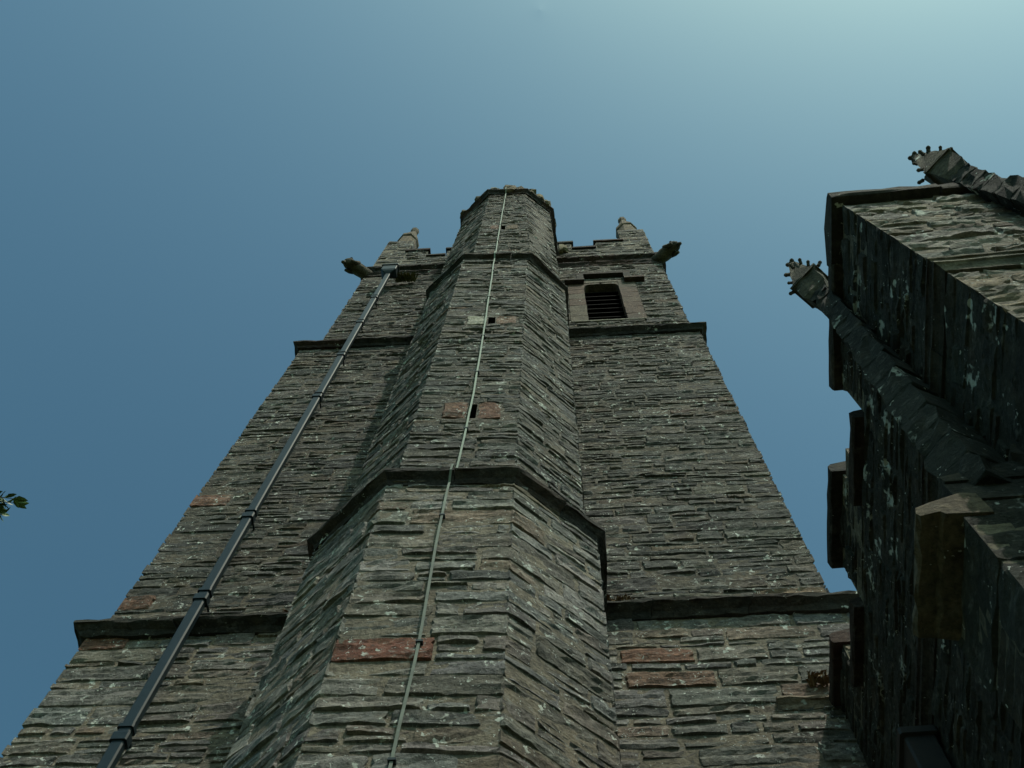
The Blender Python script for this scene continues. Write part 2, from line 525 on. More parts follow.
def string_course(mb, line, z0, z1, rng, over, inner=0.15, slope=0.06, lmin=0.5, lmax=1.1, pal=TRIMPAL, jit=0.010, seg_pals=None):
    """projecting moulded course along an open plan polyline (the outer line), in separate worn stones"""
    inn = ring_offset(line, -(over + inner))
    for k in range(len(line) - 1):
        a, b = Vector((*line[k], 0)), Vector((*line[k + 1], 0))
        ia, ib = Vector((*inn[k], 0)), Vector((*inn[k + 1], 0))
        L = (b - a).length
        cuts = [0.0]
        while cuts[-1] < L - 1e-6:
            c = cuts[-1] + rng.uniform(lmin, lmax)
            cuts.append(L if c > L - lmin * 0.5 else c)
        nrm = Vector(((b - a).y, -(b - a).x, 0)).normalized()
        for c, d in zip(cuts, cuts[1:]):
            mb.col = pick(seg_pals[k] if seg_pals else pal, rng); mb.rnd = rng.uniform(0, 50)
            n = max(2, int((d - c) / 0.09))
            g0 = 0.003 if c > 0 else 0
            g1 = 0.003 if d < L else 0
            dz = rng.uniform(-0.006, 0.006)
            rings = []
            for i in range(n + 1):
                t = (c + g0 + (d - c - g0 - g1) * i / n) / L
                o = a.lerp(b, t); q = ia.lerp(ib, t)
                end = (i == 0 and c == 0) or (i == n and d == L)
                j = (lambda: 0.0) if end else (lambda: rng.uniform(-jit, jit))
                dd = 0 if end else dz
                def V(p, z, off=0.0):
                    p = p + nrm * (off + j()); return Vector((p.x, p.y, z + j() + dd))
                under = (o - q).normalized() * over * 0.35
                ob = o - under
                oq = (o - q).normalized()
                rings.append([V(q, z0), V(o - oq * over * 0.86, z0), V(o - oq * over * 0.62, z0 + (z1 - z0) * 0.36), V(o - oq * 0.012, z1 - (z1 - z0) * 0.40), V(o, z1 - (z1 - z0) * 0.33), V(o, z1 - (z1 - z0) * 0.10), V(o - oq * 0.012, z1), V(q, z1 + slope)])
            mb.rings([list(reversed(r)) for r in rings] if False else rings)

# ------------------------------------------------------------------ the ground
def structure(ob):
    ob['kind'] = 'structure'
    return ob
mb = MB()
N = 24
gv = [[mb.vert(((i / N - 0.5) * 500, (j / N - 0.5) * 500, G + 0.0)) for j in range(N + 1)] for i in range(N + 1)]
for i in range(N):
    for j in range(N):
        mb.face(gv[i][j], gv[i + 1][j], gv[i + 1][j + 1], gv[i][j + 1])
structure(mb.build('ground', M_GRASS))
mb = MB()
rng = random.Random(4)
pl, pr_ = [], []
for i in range(41):
    x = -20 + i
    w = 0.12 * math.sin(i * 1.3)
    pl.append((x, -6.3 + w, G + 0.004)); pr_.append((x, -4.4 + w * 0.7, G + 0.004))
for i in range(40):
    mb.quad(pl[i], pl[i + 1], pr_[i + 1], pr_[i])
structure(mb.build('path', M_PATH))

# ------------------------------------------------------------------ the tower
tower = thing('church_tower', 'tall square grey slate tower with battlements and an angular stair turret on its front', 'church tower', (-0.1, 3.2, G))
rng = random.Random(11)
BACK = 6.6
S1, S2, S3, T4 = 8.42, 17.26, 22.9, 24.0        # top outer edges of the string courses
def tower_stage(xl, xr, y, z0, z1, seed, key, lo, hi, specials=(), holes=(), marks=()):
    """a stage: left side, front, right side, back"""
    r = random.Random(seed)
    mb = MB()
    P = [(xl, BACK - y), (xl, y), (xr, y), (xr, BACK - y)]
    fs = [Face(P[0], P[1], z0, z1), Face(P[1], P[2], z0, z1), Face(P[2], P[3], z0, z1), Face(P[3], P[0], z0, z1)]
    cs = make_courses(z0, z1, r, lo, hi, marks)
    up_ = z0 > 5
    PAL = PAL_UP if up_ else PAL_LOW
    for f in fs: base_sheet(mb, f, holes if f is fs[1] else (), MORTAR_UP if up_ else MORTAR)
    mL = mitre(fs[0].n, fs[1].n); mR = mitre(fs[1].n, fs[2].n)
    hid = [(0.75 - xl * 0 + (-1.0 - xl) - 0.75 + 0.12, 0.85 - xl, -9, z1 if z1 < 20 else 99)]
    lay_stones(mb, fs[1], cs, r, PAL, mL, mR, key, key + 1, specials, holes, hid)
    lay_stones(mb, fs[0], cs, r, PAL, None, mL, key + 5, key, lmax=1.0, fine=0.16)
    lay_stones(mb, fs[2], cs, r, PAL, mR, None, key + 1, key + 6, lmax=1.0, fine=0.16)
    return mb.build('wall', M_TOWER, tower)
XL1, XR1 = -3.45, 3.19
XL2, XR2 = -3.40, 3.14
XL3, XR3 = -3.17, 3.07
def sp(x, x0, x1, z0, z1, c): return (x0 - x, x1 - x, z0, z1, c)
tower_stage(XL1, XR1, 0.0, G - 0.3, S1 - 0.06, 21, 100, 0.10, 0.25,
            [sp(XL1, 1.2, 1.82, 7.62, 7.84, RED2), sp(XL1, 1.22, 1.95, 7.28, 7.52, (0.15, 0.09, 0.064)), sp(XL1, XL1 - 0.01, -3.05, 8.1, 8.3, RED2)],
            marks=(7.28, 7.52, 7.62, 7.84, 8.1, 8.3))
tower_stage(XL2, XR2, 0.06, S1 - 0.06, S2 - 0.06, 22, 110, 0.085, 0.22,
            [sp(XL2, XL2 - 0.01, -2.98, 11.12, 11.45, RED2), sp(XL2, XL2 - 0.01, -3.1, 8.86, 9.1, RED2), sp(XL2, 2.5, 3.14, 8.55, 8.80, (0.21, 0.145, 0.10))],
            marks=(8.55, 8.80, 8.86, 9.1, 11.12, 11.45))
WX0, WX1, WZ0, WZ1 = 1.40, 2.08, 18.35, 20.9
win_hole = (WX0 - 0.30 - XL3, WX1 + 0.32 - XL3, WZ0 - 0.14, WZ1 + 0.28)
tower_stage(XL3, XR3, 0.12, S2 - 0.06, S3 - 0.3, 23, 120, 0.085, 0.2, holes=[win_hole], marks=(WZ0 - 0.14, WZ1 + 0.28))

# string courses round the tower (left, front on both sides of the turret, right)
def tower_string(name, xl, xr, y, ztop, over, thick, tl, tr, seed, **kw):
    r = random.Random(seed)
    for run in ([(xl - over, BACK), (xl - over, y - over), (tl, y - over)], [(tr, y - over), (xr + over, y - over), (xr + over, BACK)]):
        mb = MB()
        string_course(mb, run, ztop - thick, ztop, r, over, **kw)
        mb.build(name, M_TRIM, tower)
tower_string('string_course', XL1, XR1, 0.0, S1, 0.135, 0.15, -1.1, 1.0, 31)
tower_string('string_course', XL2, XR2, 0.06, S2, 0.135, 0.14, -1.0, 0.9, 32)
tower_string('string_course', XL3, XR3, 0.12, S3, 0.15, 0.20, -0.9, 0.7, 33)
tower_string('cornice', XL3, XR3, 0.12, S3 - 0.2, 0.07, 0.18, -0.9, 0.7, 34, slope=0.0)

# parapet: a wall with merlons, each with its coping
PY = 0.14
CREN, MER = 24.38, 25.02
mb = MB(); r = random.Random(41)
xl, xr = XL3 + 0.0, XR3 - 0.02
pcs = make_courses(S3 - 0.05, CREN, r, 0.1, 0.2)
mcs = make_courses(CREN, MER, r, 0.1, 0.2)
PAL_FULL, PAL = PAL, PAL_UP
Pp = [(xl, BACK - PY), (xl, PY), (xr, PY), (xr, BACK - PY)]
for k in range(4):
    a, b = Pp[k], Pp[(k + 1) % 4]
    f = Face(a, b, S3 - 0.05, CREN)
    base_sheet(mb, f)
    lay_stones(mb, f, pcs, r, PAL, None, None, 0, 0, fine=0.16)
    i0 = Vector((*a, 0)) - f.n * 0.35; i1 = Vector((*b, 0)) - f.n * 0.35
    fi = Face((i1.x, i1.y), (i0.x, i0.y), S3 - 0.05, CREN)
    base_sheet(mb, fi)
    mb.col = MORTAR
    mb.quad(f.at(0, CREN), f.at(f.w, CREN), fi.at(0, CREN), fi.at(fi.w, CREN))
merl = [(xl + 0.62, -2.06), (-1.60, -1.0), (0.75, 1.27), (1.83, xr - 0.62)]
def merlon(a, b, z0, z1, th=0.35):
    """a, b: plan ends of the outer face, left to right"""
    f = Face(a, b, z0, z1)
    ins = -f.n * th
    g = Face((b[0] + ins.x, b[1] + ins.y), (a[0] + ins.x, a[1] + ins.y), z0, z1)
    s1 = Face((a[0] + ins.x, a[1] + ins.y), a, z0, z1)
    s2 = Face(b, (b[0] + ins.x, b[1] + ins.y), z0, z1)
    for q in (f, g, s1, s2): base_sheet(mb, q)
    mb.quad(f.at(0, z1), f.at(f.w, z1), g.at(0, z1), g.at(g.w, z1))
    lay_stones(mb, f, mcs, r, PAL, fine=0.14, lmin=0.15, lmax=0.5)
    lay_stones(mb, s1, mcs, r, PAL, fine=0.14, lmin=0.12, lmax=0.35)
    lay_stones(mb, s2, mcs, r, PAL, fine=0.14, lmin=0.12, lmax=0.35)
copings = []
for a, b in merl:
    merlon((a, PY), (b, PY), CREN, MER); copings.append(((a, PY), (b, PY), MER))
for k in range(4):
    y0 = 0.95 + k * 1.32
    merlon((xl, y0 + 0.7), (xl, y0), CREN, MER); copings.append(((xl, y0 + 0.7), (xl, y0), MER))
    merlon((xr, y0), (xr, y0 + 0.7), CREN, MER); copings.append(((xr, y0), (xr, y0 + 0.7), MER))
mb.build('parapet', M_TOWER, tower)
r = random.Random(42)
for x0, x1 in ((-2.06, -1.60), (1.27, 1.83)): copings.append(((x0 + 0.06, PY), (x1 - 0.06, PY), CREN - 0.005))
for a, b, z in copings:
    mb = MB()
    a, b = Vector((*a, 0)), Vector((*b, 0))
    d = (b - a).normalized(); n = Vector((d.y, -d.x, 0))
    mb.col = pick(TRIMPAL, r); mb.rnd = r.random() * 9
    o = 0.05
    q = [a - d * o + n * o, b + d * o + n * o, b + d * o - n * 0.4, a - d * o - n * 0.4]
    mb.prism([p + Vector((0, 0, z)) for p in q], [p + Vector((r.uniform(-.01, .01), r.uniform(-.01, .01), z + 0.11 + r.uniform(-.02, .02))) for p in q])
    mb.build('coping', M_TRIM, tower)

# corner pinnacles
def pinnacle(x0, x1, y0, y1, seed):
    r = random.Random(seed)
    mb = MB()
    P = [(x0, y1), (x0, y0), (x1, y0), (x1, y1)]
    cs = make_courses(CREN, 26.35, r, 0.14, 0.26)
    for k in range(4):
        f = Face(P[k], P[(k + 1) % 4], CREN, 26.35)
        base_sheet(mb, f)
        lay_stones(mb, f, cs, r, PAL, lmin=0.18, lmax=0.4, fine=0.14)
    mb.col = MORTAR
    mb.prism([Vector((*p, 26.35)) for p in (P[1], P[2], P[3], P[0])], [Vector((p[0] * 0.6 + (x0 + x1) * 0.2, p[1] * 0.6 + (y0 + y1) * 0.2, 26.75)) for p in (P[1], P[2], P[3], P[0])])
    ob = mb.build('pinnacle', M_TOWER, tower)
    cx, cy = (x0 + x1) / 2, (y0 + y1) / 2
    mb = MB()
    def oc(rad, z, j=0.0): return [Vector((cx + (rad + r.uniform(-j, j)) * math.cos(t), cy + (rad + r.uniform(-j, j)) * math.sin(t), z)) for t in (math.pi / 8 + math.pi / 4 * i for i in range(8))]
    mb.col = (0.105, 0.08, 0.052)
    mb.rings([oc(0.30, 26.3), oc(0.245, 27.5), oc(0.285, 27.55, .012), oc(0.275, 27.72, .012), oc(0.17, 28.3), oc(0.075, 28.95)])
    mb.rings([oc(0.07, 28.95), oc(0.11, 29.1), oc(0.115, 29.25), oc(0.06, 29.4), oc(0.01, 29.46)])
    sp_ = mb.build('spirelet', M_TRIM, ob)
    return ob
pinnacle(xl, xl + 0.62, PY, PY + 0.62, 51)
pinnacle(xr - 0.62, xr, PY, PY + 0.62, 52)
pinnacle(xl, xl + 0.62, BACK - PY - 0.62, BACK - PY, 53)
pinnacle(xr - 0.62, xr, BACK - PY - 0.62, BACK - PY, 54)
mb = MB(); mb.col = (0.2, 0.2, 0.2)
mb.quad((xl, PY, 23.6), (xr, PY, 23.6), (xr, BACK - PY, 23.6), (xl, BACK - PY, 23.6))
mb.build('roof', M_LEAD, tower)

PAL = PAL_FULL
# gargoyles: a beast's body leaning out of the corner, with a blunt head and a mouth
GS = 0.72
def gargoyle(cx, cy, sx, seed):
    r = random.Random(seed)
    mb = MB(); mb.col = (0.07, 0.062, 0.045)
    d = Vector((sx * 0.78, -0.62, -0.25 if sx < 0 else -0.1)).normalized()
    side = Vector((d.y, -d.x, 0)).normalized(); u = side.cross(d)
    if u.z < 0: u = -u
    prof = [(-0.25, 0.13, 0.15, 0.0), (0.0, 0.14, 0.16, 0.0), (0.14, 0.15, 0.17, 0.015), (0.28, 0.145, 0.16, 0.03), (0.38, 0.11, 0.13, 0.05),
            (0.44, 0.12, 0.15, 0.06), (0.54, 0.13, 0.15, 0.05), (0.62, 0.10, 0.11, 0.03), (0.68, 0.06, 0.07, 0.01)]
    rings = []
    for t, w, h, o in prof:
        t *= GS; c = Vector((cx, cy, S3 - 0.2)) + d * t + u * o
        rings.append([c + side * w * math.cos(a) * r.uniform(.93, 1.07) + u * h * math.sin(a) * r.uniform(.93, 1.07) for a in (2 * math.pi * i / 10 for i in range(10))])
    if sx < 0: rings = [list(reversed(q)) for q in rings]
    mb.rings(rings)
    hd = Vector((cx, cy, S3 - 0.2)) + d * 0.5 * GS
    for s in (-1, 1):                                   # ears and haunches
        e = hd + side * s * 0.09 + u * 0.16
        mb.tube([e, e + u * 0.07 - d * 0.03], [0.035, 0.008], 6)
        e = Vector((cx, cy, S3 - 0.2)) + d * 0.2 + side * s * 0.12
        mb.tube([e + u * 0.05, e - u * 0.06 + d * 0.1, e - u * 0.10 + d * 0.2], [0.05, 0.045, 0.03], 7)
    j = hd + d * 0.13 - u * 0.06
    mb.tube([j, j + d * 0.06 - u * 0.03], [0.05, 0.03], 7)
    return mb.build('gargoyle', M_TRIM, tower, smooth=True)
gargoyle(XL3 - 0.04, 0.06, -1, 61)
gargoyle(XR3 + 0.02, 0.06, 1, 62)

# belfry window: red jamb stones, dark louvres, square hood mould with dropped ends
mb = MB(); r = random.Random(71)
FY = 0.12
def blockx(x0, x1, z0, z1, y0, y1, c):
    mb.col = c; mb.rnd = r.random() * 40
    mb.box(x0, x1, y0, y1, z0, z1, jit=0.006, rng=r)
for side in (0, 1):
    z = WZ0 - 0.10
    k = 0
    while z < WZ1 + 0.1:
        h = r.uniform(0.3, 0.5)
        z1 = min(z + h, WZ1 + 0.12)
        out = 0.305
        c = ((0.088, 0.058, 0.044), (0.092, 0.066, 0.05), (0.10, 0.084, 0.064))[r.randrange(3)]
        if side == 0: blockx(WX0 - out, WX0 + 0.0, z + 0.005, z1 - 0.005, FY - 0.015, FY + 0.36, c)
        else: blockx(WX1 - 0.0, WX1 + out + 0.02, z + 0.005, z1 - 0.005, FY - 0.015, FY + 0.36, c)
        z = z1; k += 1
    mb.col = MORTAR
blockx(WX0 - 0.3, WX1 + 0.32, WZ1 + 0.125, WZ1 + 0.278, FY - 0.012, FY + 0.34, (0.125, 0.105, 0.08))
blockx(WX0 - 0.3, WX1 + 0.32, WZ0 - 0.138, WZ0 - 0.108, FY - 0.03, FY + 0.36, (0.2, 0.19, 0.15))
# shouldered head: the cut corners of the light
for s, xa in ((1, WX0), (-1, WX1)):
    pts = [(0, 0.12), (0, -0.24), (0.02, -0.10), (0.05, -0.03), (0.10, 0.01), (0.36, 0.03), (0.36, 0.12)]
    ring = [(xa + s * px, WZ1 + pz) for px, pz in pts]
    if s > 0: ring = ring
    else: ring = ring[::-1]
    mb.col = (0.105, 0.08, 0.06)
    fr_ = [Vector((x, FY - 0.006, z)) for x, z in ring]; bk_ = [Vector((x, FY + 0.3, z)) for x, z in ring]
    mb.rings([fr_, bk_])
frame = mb.build('window', M_TRIM, tower)
mb = MB(); mb.col = (0.05, 0.05, 0.05)
mb.quad((WX0 - .02, FY + 0.35, WZ0 - .1), (WX1 + .02, FY + 0.35, WZ0 - .1), (WX1 + .02, FY + 0.35, WZ1 + .1), (WX0 - .02, FY + 0.35, WZ1 + .1))
z = WZ0 - 0.02
while z < WZ1:
    a, b = [Vector((x, FY + 0.12, z)) for x in (WX0 - 0.01, WX1 + 0.01)], [Vector((x, FY + 0.32, z + 0.2)) for x in (WX1 + 0.01, WX0 - 0.01)]
    q = a + b
    mb.prism(q, [p + Vector((0, 0.0, 0.03)) for p in q])
    z += 0.30
mb.build('louvre', M_LOUVRE, frame)
mb = MB(); r = random.Random(72)
for x0, x1, z0, z1 in ((WX0 - 0.12, WX1 + 0.27, WZ1 + 0.50, WZ1 + 0.64), (WX1 + 0.13, WX1 + 0.27, WZ1 + 0.18, WZ1 + 0.498), (WX0 - 0.12, WX0 + 0.02, WZ1 + 0.18, WZ1 + 0.498), (WX1 + 0.13, WX1 + 0.52, WZ1 + 0.04, WZ1 + 0.178), (WX0 - 0.36, WX0 + 0.02, WZ1 + 0.04, WZ1 + 0.178)):
    mb.col = pick(TRIMPAL, r); mb.box(x0, x1, FY - 0.11, FY + 0.05, z0, z1, jit=0.006, rng=r)
mb.build('hood_mould', M_TRIM, frame)

# a worn weathering stone low on the front, beside the porch
mb = MB(); mb.col = (0.15, 0.12, 0.09); r = random.Random(73)
string_course(mb, [(2.34, -0.06), (2.76, -0.06)], 6.95, 7.05, r, 0.06, slope=0.03, pal=LITPAL)
mb.build('ledge', M_TRIM, tower)

# ------------------------------------------------------------------ the stair turret
r = random.Random(81)
def poly(dl, fl, fr, dr): return [(dl[0], 0.1), dl, fl, fr, dr, (dr[0], 0.1)]
T1 = poly((-1.31, -.80), (-.645, -1.375), (.405, -1.345), (1.06, -.78))
T2 = poly((-1.17, -.80), (-.60, -1.315), (.405, -1.275), (.975, -.74))
T3a = poly((-1.13, -.80), (-.485, -1.27), (.465, -1.26), (.92, -.78))
T3b = poly((-1.06, -.80), (-.475, -1.27), (.27, -1.245), (.785, -.84))
tur = MB()
def turret_stage(p0, p1, z0, z1, seed, key, lo, hi, specials=(), holes=(), marks=()):
    rr = random.Random(seed)
    fs = [Face(p0[i], p0[i + 1], z0, z1, p1[i], p1[i + 1]) for i in range(5)]
    cs = make_courses(z0, z1, rr, lo, hi, marks)
    ms = [mitre(fs[i].n, fs[i + 1].n) for i in range(4)]
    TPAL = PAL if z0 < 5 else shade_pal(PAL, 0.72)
    for i, f in enumerate(fs):
        ho = holes if i == 2 else ()
        base_sheet(tur, f, ho, MORTAR_UP if z0 > 5 else MORTAR)
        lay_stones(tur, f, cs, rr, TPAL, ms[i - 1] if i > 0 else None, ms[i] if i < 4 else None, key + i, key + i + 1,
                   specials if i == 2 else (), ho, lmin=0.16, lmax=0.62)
    return fs[2]
X1, X2, X3 = T1[2][0], T2[2][0], -0.48
SLIT1 = (-0.10, -0.015, 9.95, 10.39)
SLIT2 = (-0.055, 0.042, 13.34, 13.70)
PUTL = (-0.37, -0.29, 5.76, 5.84)
PUTT = (-0.07, 0.02, 19.85, 20.25)
def hx(X, s): return (s[0] - X, s[1] - X, s[2], s[3])
F1 = turret_stage(T1, T1, G - 0.3, S1 - 0.06, 82, 200, 0.11, 0.25, [(-0.01, 0.62, 5.68, 5.95, RED)], (), (5.68, 5.95))
F2 = turret_stage(T2, T2, S1 - 0.06, S2 - 0.06, 83, 220, 0.08, 0.20,
                  [sp(X2, -0.36, -0.103, 9.95, 10.39, RED2), sp(X2, -0.012, 0.24, 9.95, 10.39, RED2), sp(X2, -0.33, -0.06, 13.34, 13.70, PALE), sp(X2, 0.045, 0.33, 13.34, 13.70, (0.2, 0.125, 0.095))],
                  [hx(X2, SLIT1), hx(X2, SLIT2)], (9.95, 10.39, 13.34, 13.70))
F3 = turret_stage(T3a, T3b, S2 - 0.06, T4 - 0.2, 84, 240, 0.08, 0.19, [sp(X3, -0.30, -0.08, 19.85, 20.25, RED2), sp(X3, 0.03, 0.28, 19.85, 20.25, (0.2, 0.14, 0.1))], [hx(X3, PUTT)], (19.85, 20.25))
# back of the top stage, above the tower roof
for p, q in (((.785, .1), (.3, .55)), ((.3, .55), (-.5, .55)), ((-.5, .55), (-1.06, .1))):
    base_sheet(tur, Face(p, q, 22.0, T4 - 0.2), (), (0.18, 0.18, 0.16))
turret = tur.build('stair_turret', M_TOWER, tower)
for X, fc, h in ((X2, F2, SLIT1), (X2, F2, SLIT2), (X3, F3, PUTT)):
    mb = MB(); mb.col = (0.03, 0.03, 0.03)
    a, b, z0, z1 = h[0] - X, h[1] - X, h[2], h[3]
    c = [fc.at(a, z0), fc.at(b, z0), fc.at(b, z1), fc.at(a, z1)]
    d = [p - fc.n * 0.3 for p in c]
    for i in range(4):
        j = (i + 1) % 4
        mb.quad(c[i], d[i], d[j], c[j])
    mb.quad(*d)
    mb.build('slit_window', M_DARK, turret)
def turret_string(pl, ztop, thick, seed, over):
    rr = random.Random(seed)
    mb = MB()
    string_course(mb, pl, ztop - thick, ztop, rr, over, lmin=0.4, lmax=0.8)
    return mb.build('string_course', M_TRIM, turret)
turret_string(poly((-1.405, -.855), (-.675, -1.475), (.445, -1.445), (1.15, -.825)), S1, 0.16, 85, 0.11)
turret_string(poly((-1.265, -.83), (-.605, -1.405), (.495, -1.365), (1.04, -.765)), S2, 0.15, 86, 0.11)
mb = MB(); rr = random.Random(87)
cor = [(-1.20, 0.12), (-1.17, -.82), (-.53, -1.39), (.35, -1.36), (.90, -.885), (0.95, .10), (0.42, .68), (-0.62, .68), (-1.20, 0.12)]
string_course(mb, cor, T4 - 0.2, T4, rr, 0.10, lmin=0.4, lmax=0.7)
mb.build('cornice', M_TRIM, turret)
# loose and overgrown cap stones on the turret head
mb = MB(); rr = random.Random(88)
mb.col = (0.17, 0.15, 0.11)
cc = Vector((-0.1, -0.35, 0))
mb.rings([[Vector((cc.x + (p[0] - cc.x) * k, cc.y + (p[1] - cc.y) * k, z)) for p in cor[:8]] for k, z in ((0.95, T4 + 0.0), (0.93, T4 + 0.1), (0.6, T4 + 0.55), (0.1, T4 + 0.9))])
def lump(c, s, col, rr):
    mb.col = col; mb.rnd = rr.random() * 30
    n, mrow = 9, 6
    rings = []
    off = Vector((rr.random() * 50, 0, 0))
    for j in range(mrow + 1):
        ph = -math.pi / 2 + math.pi * (j * 0.96 + 0.12) / mrow * 0.98
        row = []
        for i in range(n):
            t = 2 * math.pi * i / n
            d = Vector((math.cos(t) * math.cos(ph), math.sin(t) * math.cos(ph), math.sin(ph)))
            k = 1 + 0.45 * noise.noise(d * 1.6 + off)
            d = Vector([math.copysign(abs(q) ** 0.75, q) for q in d])
            row.append(Vector(c) + Vector((d.x * s[0], d.y * s[1], d.z * s[2])) * k)
        rings.append(row)
    mb.rings(rings)
for c, s, col in (((-0.38, -1.31, T4 + 0.10), (.12, .09, .14), (0.2, 0.2, 0.18)), ((-0.03, -1.31, T4 + 0.16), (.17, .10, .26), (0.15, 0.115, 0.075)), ((0.17, -1.29, T4 + 0.08), (.13, .10, .14), (0.14, 0.105, 0.07)),
                  ((0.40, -1.21, T4 + 0.10), (.13, .11, .15), (0.15, 0.12, 0.07)), ((0.56, -1.07, T4 + 0.12), (.14, .12, .2), (0.16, 0.125, 0.07)), ((0.72, -.95, T4 + 0.1), (.12, .12, .18), (0.15, 0.13, 0.085)),
                  ((-0.72, -1.12, T4 + 0.06), (.12, .12, .10), (0.12, 0.105, 0.08)), ((-1.05, -.83, T4 + 0.05), (.12, .12, .09), (0.12, 0.11, 0.09)), ((0.84, -0.5, T4 + 0.06), (.1, .2, .1), (0.13, 0.11, 0.075)),
                  ((1.06, 0.10, T4 + 0.25), (.13, .10, .28), (0.14, 0.12, 0.07))):
    lump(c, s, col, rr)
mb.build('cap_stones', M_TRIM, turret)

# ------------------------------------------------------------------ the porch with the battlements, on the right
PA = math.radians(2.3)
PX, PYO = 2.65, -3.765
ex, ey = Vector((math.cos(PA), -math.sin(PA), 0)), Vector((math.sin(PA), math.cos(PA), 0))
FRP = Matrix(((ex.x, ey.x, 0, PX), (ex.y, ey.y, 0, PYO), (0, 0, 1, 0), (0, 0, 0, 1)))
def pw(x, y):
    p = FRP @ Vector((x, y, 0)); return (p.x, p.y)
PCOR = FRP @ Vector((2.3, 1.8, G))
porch = thing('church_porch', 'low battlemented stone porch with crocketed pinnacles, its side wall in deep shade', 'church porch', PCOR)
PLEN, PWID = 3.74, 4.6
ZC, ZM = 6.38, 6.92                       # crenel and merlon wall heights
ZS0, ZS1 = 5.03, 5.25                     # string course
mbf, mbs = MB(), MB()                     # front wall, side wall
rs = random.Random(91)
cs = make_courses(G - 0.3, ZC, rs, 0.09, 0.19, (ZS0, ZS1))
mc = make_courses(ZC, ZM, rs, 0.09, 0.17)
ffront = Face(pw(0, 0), pw(PWID, 0), G - 0.3, ZC)
fside = Face(pw(0, PLEN), pw(0, 0), G - 0.3, ZC)
mit = mitre(ffront.n, fside.n)
base_sheet(mbf, ffront); base_sheet(mbs, fside, (), (0.04, 0.036, 0.03))  # side mortar toned dark along with the shade-coloured stones
hs = [(-1, 99, ZS0, ZS1)]
lay_stones(mbf, ffront, cs, rs, PAL_PORCH, mL=mit, keyL=300, hide=hs, lmin=0.14, lmax=0.5, fine=0.04, dmax=0.016)
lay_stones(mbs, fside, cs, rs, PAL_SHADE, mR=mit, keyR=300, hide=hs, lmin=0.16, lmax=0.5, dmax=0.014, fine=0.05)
for p, q in ((pw(PWID, 0), pw(PWID, PLEN)), (pw(PWID, PLEN), pw(0, PLEN))):
    f = Face(p, q, G - 0.3, ZC); base_sheet(mbs, f)
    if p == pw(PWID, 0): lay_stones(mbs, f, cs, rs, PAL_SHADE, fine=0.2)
TH = 0.36
side_m = [(0.0, 1.21), (1.85, 2.55), (3.2, PLEN)]
front_m = [(0.0, 1.62), (2.25, 3.0), (3.6, PWID)]
def up_box(mb, x0, x1, y0, y1, z0, z1, colr=MORTAR):
    mb.col = colr; mb.box(x0, x1, y0, y1, z0, z1, fr=FRP)
for k, (a, b) in enumerate(side_m):
    f = Face(pw(0, b), pw(0, a), ZC, ZM)
    up_box(mbs, 0.002, TH, a + (0.002 if k else 0.36), b, ZC, ZM)
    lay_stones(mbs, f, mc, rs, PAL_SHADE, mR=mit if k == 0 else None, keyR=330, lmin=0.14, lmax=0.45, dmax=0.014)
    if k:
        e = Face(pw(0, a), pw(TH, a), ZC, ZM); lay_stones(mbs, e, mc, rs, PAL_PORCH, lmin=0.15, lmax=0.3)
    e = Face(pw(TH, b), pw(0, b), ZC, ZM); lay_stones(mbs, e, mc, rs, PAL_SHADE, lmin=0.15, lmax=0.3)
for k, (a, b) in enumerate(front_m):
    f = Face(pw(a, 0), pw(b, 0), ZC, ZM)
    up_box(mbf, a + 0.002, b, 0.002, TH, ZC, ZM)
    lay_stones(mbf, f, mc, rs, PAL_PORCH, mL=mit if k == 0 else None, keyL=330, lmin=0.14, lmax=0.45, fine=0.04, dmax=0.016)
front_wall = mbf.build('wall', M_PORCH, porch)
front_wall['label'] = 'sunlit near wall of pale stone'
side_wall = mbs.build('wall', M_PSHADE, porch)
side_wall['label'] = 'side wall in deep shade, spotted with white lichen'
up_mb = MB(); up_mb.col = (0.2, 0.2, 0.2)
up_mb.quad(*[FRP @ Vector(p) for p in ((0.1, 0.1, 6.0), (PWID - .1, 0.1, 6.0), (PWID - .1, PLEN - .1, 6.0), (0.1, PLEN - .1, 6.0))])
up_mb.build('roof', M_LEAD, porch)

# copings, each run in separate slabs
def coping_run(mb, p, q, z, rr, over=0.075, th=0.125, lmin=0.55, lmax=1.0, ends=(0.04, 0.04), depth=TH):
    """p, q: outer face line in porch coordinates (left to right seen from outside)"""
    a, b = Vector((*p, 0)), Vector((*q, 0))
    d = (b - a).normalized(); n = Vector((d.y, -d.x, 0)); L = (b - a).length
    cuts = [-ends[0]]
    while cuts[-1] < L + ends[1] - 1e-6:
        c = cuts[-1] + rr.uniform(lmin, lmax)
        cuts.append(L + ends[1] if c > L + ends[1] - lmin * 0.6 else c)
    for c, e in zip(cuts, cuts[1:]):
        mb.col = pick(TRIMPAL, rr); mb.rnd = rr.random() * 40
        m_ = max(2, int((e - c) / 0.1))
        ov = over + rr.uniform(-0.008, 0.008); dz = rr.uniform(-0.012, 0.012)
        rings = []
        for i in range(m_ + 1):
            t = c + 0.006 + (e - c - 0.012) * i / m_
            o = a + d * t
            j = lambda s=0.006: rr.uniform(-s, s)
            pts = [(o - n * (depth + 0.05), z + dz), (o + n * (ov + j() - 0.008), z + dz + j(0.004)), (o + n * (ov + j()), z + dz + 0.02), (o + n * (ov + j()), z + dz + th * 0.75 + j()), (o + n * (ov - 0.03), z + dz + th), (o - n * depth * 0.5, z + dz + th + 0.07), (o - n * (depth + 0.05), z + dz + th)]
            rings.append([FRP @ Vector((q_.x, q_.y, zz)) for q_, zz in pts])
        mb.rings(rings)
rr = random.Random(95)
